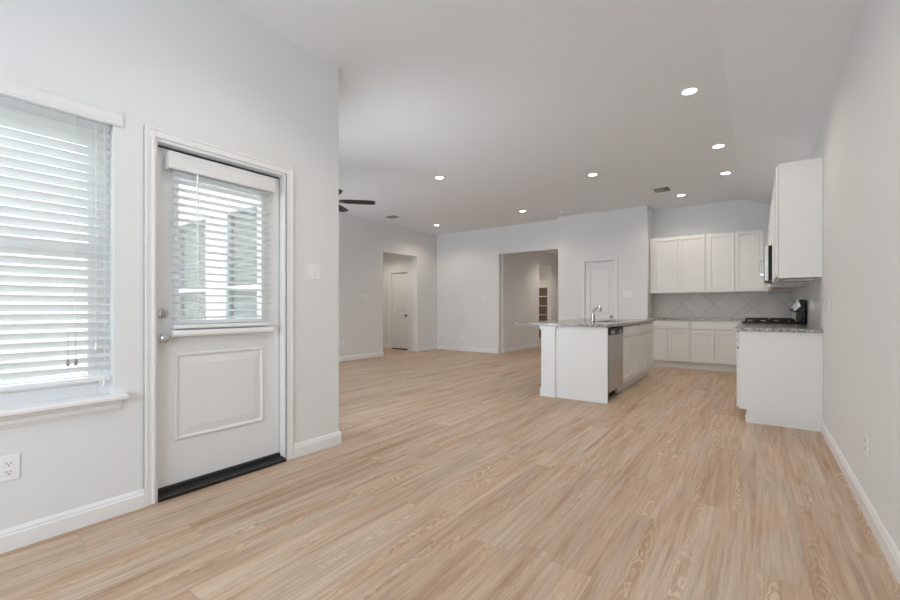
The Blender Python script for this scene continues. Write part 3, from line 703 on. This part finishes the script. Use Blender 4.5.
# ------------------------------------------------------------------ worktops
SX0, SX1, SY0, SY1 = -1.89, -1.545, 5.90, 6.66     # sink cut-out
CX0, CX1, CY0, CY1 = -2.625, IX + 0.045, IY0 - 0.03, IY1 + 0.03
z0, z1 = CT - 0.031, CT
mb = MB((-2.0, 6.4, z0))
mb.box(CX0, SX0, CY0, CY1, z0, z1).box(SX1, CX1, CY0, CY1, z0, z1).box(SX0, SX1, CY0, SY0, z0, z1).box(SX0, SX1, SY1, CY1, z0, z1)
tag(mb.build('island_countertop', 'granite'), 'speckled grey granite slab on the island, overhanging to the left', 'countertop')
mb = MB((0.15, 5.7, z0)).box(XB - 0.035, XR - 0.002, 5.030, 6.398, z0, z1)
tag(mb.build('countertop', 'granite', None, 0.003), 'short granite countertop between the camera and the range, right wall', 'countertop')
mb = MB((0.15, 8.2, z0)).box(XB - 0.035, XR - 0.002, 7.187, YK - 0.002, z0, z1).box(XP1 + 0.002, XB - 0.035, YB - 0.035, YK - 0.002, z0, z1)
tag(mb.build('countertop', 'granite'), 'L shaped granite countertop beyond the range along the back wall', 'countertop')

# sink and faucet
s = thing('kitchen_sink', 'undermount steel sink bowl in the island granite', 'sink', (-1.75, 6.28, z0 - 0.2)); o = s.location.copy()
b = MB(o); zt, zb_ = z0 - 0.0015, z0 - 0.20
b.box(SX0 - 0.012, SX0 + 0.004, SY0 - 0.012, SY1 + 0.012, zb_, zt).box(SX1 - 0.004, SX1 + 0.012, SY0 - 0.012, SY1 + 0.012, zb_, zt)
b.box(SX0 + 0.004, SX1 - 0.004, SY0 - 0.012, SY0 + 0.004, zb_, zt).box(SX0 + 0.004, SX1 - 0.004, SY1 - 0.004, SY1 + 0.012, zb_, zt)
b.box(SX0 + 0.004, SX1 - 0.004, SY0 + 0.004, SY1 - 0.004, zb_, zb_ + 0.01)
b.build('sink_bowl', 'steel', s)
MB(o).lathe([(0.045, 0), (0.045, 0.004), (0.03, 0.005)], (-1.74, 6.28, zb_ + 0.0105), 'z').build('drain', 'chrome', s, smooth=True)
fx, fy = -1.962, 6.28
f = thing('faucet', 'chrome pull out faucet standing behind the island sink', 'faucet', (fx, fy, CT + 0.0005)); o = f.location.copy(); zt = CT + 0.0005
MB(o).lathe([(0.032, 0), (0.032, 0.006), (0.026, 0.012), (0.024, 0.05), (0.024, 0.10), (0.021, 0.115)], (fx, fy, zt), 'z').build('faucet_body', 'nickel', f, smooth=True)
MB(o).tube([(fx, fy, zt + 0.112), (fx + 0.002, fy, zt + 0.135), (fx + 0.018, fy, zt + 0.165), (fx + 0.046, fy, zt + 0.195), (fx + 0.064, fy, zt + 0.207)], [0.021, 0.021, 0.019, 0.018, 0.018], 14).build('spout', 'nickel', f, smooth=True)
sh_ = MB(o).tube([(fx + 0.058, fy, zt + 0.205), (fx + 0.074, fy, zt + 0.214), (fx + 0.090, fy, zt + 0.208), (fx + 0.098, fy, zt + 0.19), (fx + 0.101, fy, zt + 0.150)], [0.020, 0.024, 0.027, 0.026, 0.024], 14).build('spray_head', 'chrome', f, smooth=True)
MB(o).lathe([(0.020, 0), (0.020, -0.006), (0.015, -0.007)], (fx + 0.101, fy, zt + 0.149), 'z').build('spray_face', 'slot', sh_, smooth=True)
MB(o).tube([(fx, fy + 0.02, zt + 0.085), (fx, fy + 0.05, zt + 0.10), (fx - 0.01, fy + 0.11, zt + 0.125)], [0.010, 0.008, 0.007], 10).build('lever', 'chrome', f, smooth=True)

# ------------------------------------------------------------------ backsplash
bs = MB((0, 0, CT)).box(XP1 + 0.001, XR - 0.001, YK - 0.010, YK - 0.001, CT + 0.001, ZU0 - 0.001)
bs.box(XR - 0.010, XR - 0.001, 5.075, YK - 0.0105, CT + 0.001, ZU0 - 0.001).box(XR - 0.010, XR - 0.001, 6.402, 7.174, ZU0 - 0.001, 1.44)
bs.box(XR - 0.010, XR - 0.001, 6.402, 7.184, 0.885, CT)
bo = bs.build('backsplash', 'tile'); tag(bo, 'grey stone tile backsplash laid diagonally around the kitchen counters', 'backsplash', kind='structure')

# ------------------------------------------------------------------ range (faces -x; local x -> -y)
r = thing('gas_range', 'black and stainless gas range between the right wall cabinets', 'stove', (XB - 0.005, 7.179, 0), R90)
w = 0.768; dp = 0.590
MB().box(0.003, w - 0.003, 0.02, dp, 0.03, 0.905).build('range_body', 'black', r)
MB().box(0.03, w - 0.03, 0.06, dp - 0.03, 0.0, 0.029).build('kick_base', 'rubber', r)
od = MB().box(0.004, w - 0.004, -0.022, 0.018, 0.26, 0.74).build('oven_door', 'steel', r, 0.004)
MB().box(0.12, w - 0.12, -0.024, -0.0225, 0.36, 0.62).build('oven_window', 'dark_glass', od)
MB().tube([(0.05, -0.06, 0.70), (w - 0.05, -0.06, 0.70)], 0.013, 12).box(0.06, 0.085, -0.058, -0.0225, 0.69, 0.71).box(w - 0.085, w - 0.06, -0.058, -0.0225, 0.69, 0.71).build('oven_handle', 'chrome', od, smooth=True)
dr = MB().box(0.004, w - 0.004, -0.022, 0.018, 0.06, 0.252).build('bottom_drawer', 'steel', r, 0.004)
fp = MB().prism([(-0.026, 0.75), (0.018, 0.75), (0.018, 0.915), (-0.006, 0.915), (-0.026, 0.89)], 0.004, w - 0.004, 'x').build('knob_panel', 'steel', r)
for i in range(5):
    MB().lathe([(0.024, 0), (0.022, -0.030), (0.018, -0.036), (0.006, -0.037)], (0.10 + i * 0.142, -0.0265, 0.853), 'y', 16).build('burner_knob', 'chrome', fp, smooth=True)
ct = MB().box(0.001, w - 0.001, -0.004, dp, 0.906, 0.942).build('cooktop', 'black', r, 0.003)
for bx, by in ((0.19, 0.14), (0.58, 0.14), (0.19, 0.42), (0.58, 0.42), (0.385, 0.28)):
    MB().lathe([(0.055, 0), (0.055, 0.006), (0.04, 0.008), (0.04, 0.016), (0.034, 0.02)], (bx, by, 0.9425), 'z', 20).build('burner', 'iron', ct, smooth=True)
for gx0, gx1 in ((0.02, 0.262), (0.266, 0.502), (0.506, 0.748)):
    g = MB(); ys = (0.03, 0.27, 0.275, 0.505)
    for ya_, yb_ in ((0.025, 0.262), (0.278, 0.510)):
        for a in (gx0, gx1 - 0.014): g.box(a, a + 0.014, ya_, yb_, 0.970, 0.985)
        for b_ in (ya_, yb_ - 0.014): g.box(gx0, gx1, b_, b_ + 0.014, 0.970, 0.985)
        cx, cy = (gx0 + gx1) / 2, (ya_ + yb_) / 2
        g.box(cx - 0.006, cx + 0.006, ya_, yb_, 0.971, 0.988).box(gx0, gx1, cy - 0.006, cy + 0.006, 0.971, 0.988)
        for a in (gx0, gx1 - 0.014):
            for b_ in (ya_, yb_ - 0.014): g.box(a, a + 0.014, b_, b_ + 0.014, 0.9425, 0.972)
    g.build('grate', 'iron', ct, 0.002)
bg = MB().prism([(0.560, 0.9425), (0.560, 1.060), (0.515, 1.072), (0.492, 1.092), (0.488, 1.115), (0.543, 1.205), (0.565, 1.218), (0.592, 1.218), (0.605, 1.20), (0.605, 0.9425)], 0.0, w, 'x').build('backguard', 'black', r, 0.002)
MB().prism([(0.481, 1.112), (0.487, 1.118), (0.542, 1.206), (0.533, 1.212), (0.474, 1.120)], -0.002, w + 0.002, 'x').build('control_panel', 'chrome', bg)
MB().prism([(0.489, 1.112), (0.506, 1.080), (0.560, 1.140), (0.543, 1.198)], w, w + 0.003, 'x').build('end_trim', 'chrome', bg)

# ------------------------------------------------------------------ microwave over the range
m = thing('microwave', 'stainless over the range microwave with black door glass', 'microwave', (XU, 7.173, 1.45), R90)
MB().box(0.003, 0.772, -0.055, 0.30, 0.0, 0.422).build('microwave_case', 'black', m)
MB().box(0.003, 0.772, -0.050, 0.30, -0.006, -0.001).build('vent_underside', 'vent', m)
md = MB().box(0.002, 0.773, -0.095, -0.0555, 0.0, 0.424).build('microwave_door', 'steel', m, 0.003)
MB().box(0.06, 0.54, -0.0975, -0.0955, 0.05, 0.36).build('door_glass', 'dark_glass', md)
MB().box(0.62, 0.76, -0.0975, -0.0955, 0.03, 0.39).build('keypad', 'black', md)
MB().tube([(0.585, -0.132, 0.07), (0.585, -0.132, 0.26)], 0.009, 10).box(0.578, 0.592, -0.130, -0.0955, 0.075, 0.095).box(0.578, 0.592, -0.130, -0.0955, 0.235, 0.255).build('handle', 'chrome', md, smooth=True)

# ------------------------------------------------------------------ ceiling fan
fx, fy, fz = -4.90, 3.80, 2.62
f = thing('ceiling_fan', 'dark bladed ceiling fan hanging in the great room', 'ceiling fan', (fx, fy, ZC)); o = f.location.copy()
MB(o).lathe([(0.065, 0), (0.065, -0.02), (0.05, -0.06), (0.02, -0.075)], (fx, fy, ZC - 0.0005), 'z').build('canopy', 'motor', f, smooth=True)
MB(o).tube([(fx, fy, ZC - 0.07), (fx, fy, fz + 0.13)], 0.012, 12).build('downrod', 'motor', f, smooth=True)
MB(o).lathe([(0.03, 0.14), (0.09, 0.12), (0.115, 0.08), (0.115, 0.03), (0.10, 0.012), (0.09, 0.0)], (fx, fy, fz), 'z').build('motor_housing', 'motor', f, smooth=True)
MB(o).lathe([(0.075, -0.002), (0.085, -0.03), (0.05, -0.06), (0.015, -0.07)], (fx, fy, fz), 'z').build('switch_cup', 'motor', f, smooth=True)
a0 = 0.629 + math.radians(10)
for k in range(5):
    a = a0 + k * 2 * PI / 5
    ca, sa = math.cos(a), math.sin(a); tl = math.radians(11)
    def P(r, s, z=0.0): return (fx + r * ca - s * math.cos(tl) * sa, fy + r * sa + s * math.cos(tl) * ca, fz + 0.006 + z - s * math.sin(tl))
    out = [(0.17, -0.050), (0.30, -0.062), (0.59, -0.066), (0.645, -0.058), (0.665, -0.035), (0.665, 0.035), (0.645, 0.058), (0.59, 0.066), (0.30, 0.062), (0.17, 0.050)]
    b = MB(o); A = [b.v(P(r_, s_, 0.003)) for r_, s_ in out]; B = [b.v(P(r_, s_, -0.003)) for r_, s_ in out]
    b.bm.faces.new(A); b.bm.faces.new(B[::-1])
    for i in range(len(out)): b.bm.faces.new((A[i], B[i], B[(i + 1) % len(out)], A[(i + 1) % len(out)]))
    bl = b.build('blade', 'blade', f)
    i_ = MB(o); out = [(0.085, -0.018), (0.17, -0.022), (0.21, -0.04), (0.235, 0.0), (0.21, 0.04), (0.17, 0.022), (0.085, 0.018)]
    A = [i_.v(P(r_, s_, -0.0035)) for r_, s_ in out]; B = [i_.v(P(r_, s_, -0.010)) for r_, s_ in out]
    i_.bm.faces.new(A); i_.bm.faces.new(B[::-1])
    for i in range(len(out)): i_.bm.faces.new((A[i], B[i], B[(i + 1) % len(out)], A[(i + 1) % len(out)]))
    i_.build('blade_iron', 'motor', bl)

# ------------------------------------------------------------------ recessed lights
def downlight(label, x, y, z=ZC, power=CAN_POWER):
    t = thing('recessed_light', label, 'ceiling light', (x, y, z - 0.0005), group='recessed ceiling lights'); o = t.location.copy(); zz = z - 0.0005
    MB(o).lathe([(0.088, 0), (0.088, -0.003), (0.072, -0.008), (0.059, -0.005), (0.058, -0.0005)], (x, y, zz), 'z', 32).build('trim_ring', 'plastic', t, smooth=True)
    MB(o).lathe([(0.057, -0.002), (0.057, -0.0055), (0.04, -0.0065)], (x, y, zz), 'z', 32).build('lens', 'lamp', t, smooth=True)
    d = bpy.data.lights.new('bulb', 'SPOT'); d.energy = power; d.color = CAN_COL; d.spot_size = math.radians(150); d.spot_blend = 0.6; d.shadow_soft_size = 0.07
    l = bpy.data.objects.new('bulb', d); COL.objects.link(l); l.parent = t; l.location = (0, 0, -0.03)
    return t
for lab, x, y in (
    ('largest and nearest recessed light, high on the ceiling near the right wall', -0.504, 4.411),
    ('second nearest recessed light in the row along the ceiling slope', -0.389, 6.119),
    ('third recessed light along the slope, above the range', -0.383, 7.405),
    ('recessed light beside the ceiling vent before the back wall cabinets', -1.087, 8.400),
    ('recessed light over the island, halfway across the ceiling', -1.983, 6.328),
    ('recessed light before the wide hall opening', -3.891, 7.869),
    ('recessed light above the great room right of the fan, nearer of two', -3.911, 5.104),
    ('farthest recessed light in the corner by the far wall', -6.212, 7.989)):
    downlight(lab, x, y)
# two cans above the frame and three hidden ones, all added as fill light
downlight('recessed fill light added over the breakfast nook close to the right wall', -0.9, 2.5, ZC, 26)
downlight('recessed fill light added over the breakfast nook close to the patio door', -1.65, 1.25, ZC, 27)
downlight('recessed fill light added in the hall ceiling beyond the opening', -4.2, 11.6, 2.75, 50)
downlight('recessed fill light added in the storage room ceiling off the hall', -6.2, 12.6, 2.75, 100)
downlight('recessed fill light added in the small hallway ceiling', -7.9, 7.5, 2.75, 40)

# ------------------------------------------------------------------ vents and detectors
v = thing('ceiling_vent', 'two part louvred supply vent on the kitchen ceiling', 'vent', (-1.30, 7.80, ZC - 0.0005)); o = v.location.copy(); zc = ZC - 0.0005
MB(o).box(-1.425, -1.170, 7.665, 7.935, zc - 0.004, zc).build('vent_frame', 'plastic', v, 0.001)
MB(o).box(-1.410, -1.185, 7.68, 7.92, zc - 0.006, zc - 0.0042).build('duct_dark', 'vent_dark', v)
lv = MB(o)
for i in range(8):
    y_ = 7.695 + i * 0.027; lv.prism([(y_, zc - 0.0065), (y_ + 0.004, zc - 0.0065), (y_ + 0.020, zc - 0.020), (y_ + 0.017, zc - 0.021)], -1.408, -1.258, 'x')
lv.build('louvre', 'vent', v)
lv = MB(o)
for i in range(6):
    x_ = -1.248 + i * 0.011; lv.prism([(x_, zc - 0.0065), (x_ + 0.003, zc - 0.0065), (x_ - 0.004, zc - 0.018), (x_ - 0.006, zc - 0.018)], 7.685, 7.915, 'y')
lv.build('louvre', 'vent', v)
v = thing('ceiling_vent', 'small grey vent on the great room ceiling beyond the fan', 'vent', (-6.42, 6.70, ZC - 0.0005)); o = v.location.copy()
MB(o).box(-6.56, -6.28, 6.58, 6.82, zc - 0.004, zc).build('vent_frame', 'plastic', v, 0.001)
MB(o).box(-6.54, -6.30, 6.60, 6.80, zc - 0.006, zc - 0.0042).build('duct_dark', 'vent_dark', v)
lv = MB(o)
for i in range(7):
    y_ = 6.61 + i * 0.026; lv.prism([(y_, zc - 0.0065), (y_ + 0.004, zc - 0.0065), (y_ + 0.018, zc - 0.016), (y_ + 0.015, zc - 0.017)], -6.538, -6.302, 'x')
lv.build('louvre', 'vent', v)
def detector(label, x, y, z):
    t = thing('smoke_detector', label, 'smoke detector', (x, y, z - 0.0005)); o = t.location.copy()
    MB(o).lathe([(0.068, 0), (0.068, -0.008), (0.062, -0.012)], (x, y, z - 0.0005), 'z').build('mounting_plate', 'plastic', t, smooth=True)
    MB(o).lathe([(0.058, -0.0125), (0.056, -0.028), (0.045, -0.036), (0.02, -0.038)], (x, y, z - 0.0005), 'z').build('detector_body', 'plastic', t, smooth=True)
detector('white smoke detector on the ceiling by the pantry corner', -3.238, 8.344, ZC)
detector('white smoke detector on the hall ceiling just past the opening', -4.78, 10.55, 2.75)

# ------------------------------------------------------------------ switches and outlets; face frame: local x along the wall, local -y into the room
def plate(name, label, cat, loc, rz, w, h=0.118): 
    t = thing(name, label, cat, loc, rz)
    MB().box(-w / 2, w / 2, -0.006, -0.0005, -h / 2, h / 2).build('cover_plate', 'plastic', t, 0.002)
    return t
def switch(label, loc, rz, gangs):
    w = 0.072 + 0.046 * (gangs - 1)
    t = plate('light_switch', label, 'light switch', loc, rz, w)
    for g in range(gangs):
        c = (g - (gangs - 1) / 2) * 0.046
        MB().prism([(-0.0065, -0.033), (-0.011, -0.031), (-0.0075, 0.033), (-0.0065, 0.033)], c - 0.0165, c + 0.0165, 'x').build('rocker', 'plastic', t)
    return t
def outlet(label, loc, rz, slots=True):
    t = plate('power_outlet', label, 'outlet', loc, rz, 0.074)
    for zc in (-0.0195, 0.0195):
        rc = MB().box(-0.0165, 0.0165, -0.0085, -0.0065, zc - 0.0145, zc + 0.0145).build('receptacle', 'plastic', t, 0.002)
        if slots: MB().box(-0.0085, -0.006, -0.0092, -0.0087, zc - 0.001, zc + 0.008).box(0.006, 0.0085, -0.0092, -0.0087, zc - 0.001, zc + 0.007).lathe([(0.0028, -0.0092), (0.0028, -0.0087)], (0, 0, zc - 0.007), 'y', 10).build('slots', 'slot', rc)
    return t
RL = PI / 2      # on the left walls, facing +x : local -y -> +x
RRt = -PI / 2    # on the right wall, facing -x
outlet('white duplex outlet low on the nook wall under the window', (XL, 0.380, 0.381), RL)
switch('white double light switch on the nook wall right of the patio door', (XL, 2.040, 1.402), RL, 2)
outlet('white outlet low on the right wall before the cabinets', (XR, 3.18, 0.378), RRt)
switch('white light switch on the right wall above counter height', (XR, 4.611, 1.138), RRt, 1)
switch('white light switch on the great room wall left of the hallway opening', (XA, 6.48, 1.36), RL, 3)
outlet('white outlet low on the great room wall behind the nook corner', (XA, 5.87, 0.365), RL, False)
switch('white light switch on the far wall left of the hall opening', (-5.56, YF, 1.345), 0, 1)
outlet('white outlet low on the far wall left of the hall opening', (-6.22, YF, 0.345), 0, False)
switch('white triple light switch right of the pantry door', (-2.09, YP, 1.39), 0, 3)
switch('white light switch on the hall wall past the storage room doorway', (HX0, 12.62, 1.32), RL, 1)

# ------------------------------------------------------------------ storage room shelves
b = thing('bookcase', 'tall pale shelf unit with darker back in the storage room off the hall', 'shelf', (-6.0, 13.70, 0)); o = b.location.copy()
MB(o).box(-6.52, -6.48, 13.70, 14.04, 0, 1.86).build('side_panel', 'shelf_wood', b); MB(o).box(-5.46, -5.42, 13.70, 14.04, 0, 1.86).build('side_panel', 'shelf_wood', b)
MB(o).box(-6.48, -5.46, 14.01, 14.03, 0, 1.86).build('back_panel', 'shelf_back', b)
for z in (0.06, 0.56, 0.885, 1.20, 1.52, 1.84): MB(o).box(-6.479, -5.461, 13.70, 14.009, z - 0.02, z + 0.005).build('shelf', 'shelf_wood', b)

# ------------------------------------------------------------------ outside
struct(MB().box(-25, -2.97, -12, YE - 0.15, -0.20, -0.13).build('ground', 'grass'), 'pale dry lawn outside the nook window', 'ground')
struct(MB().box(-5.9, -2.97, -1.6, YE - 0.15, -0.13, -0.06).build('patio', 'concrete'), 'pale concrete patio outside the patio door', 'ground')
fe = thing('garden_fence', 'pale grey board fence beyond the lawn outside', 'fence', (-11, 0, -0.13)); o = fe.location.copy()
bdz = MB(o)
for i in range(70): bdz.box(-11.02, -11.0, -9 + i * 0.16, -9 + i * 0.16 + 0.155, -0.13, 1.72)
bdz.build('boards', 'wood_fence', fe)
MB(o).box(-10.999, -10.96, -9, 2.2, 0.2, 0.29).box(-10.999, -10.96, -9, 2.2, 1.35, 1.44).build('rail', 'wood_fence', fe)
h = thing('neighbour_house', 'pale two storey neighbouring house behind the fence', 'building', (-17, -2, -0.13)); o = h.location.copy()
MB(o).box(-21, -15, -13, 9, -0.13, 4.5).build('wall', 'brick_pale', h)
MB(o).prism([(-21.4, 4.5), (-14.6, 4.5), (-18, 5.9)], -13.4, 9.4, 'y').build('roof', 'roof', h)
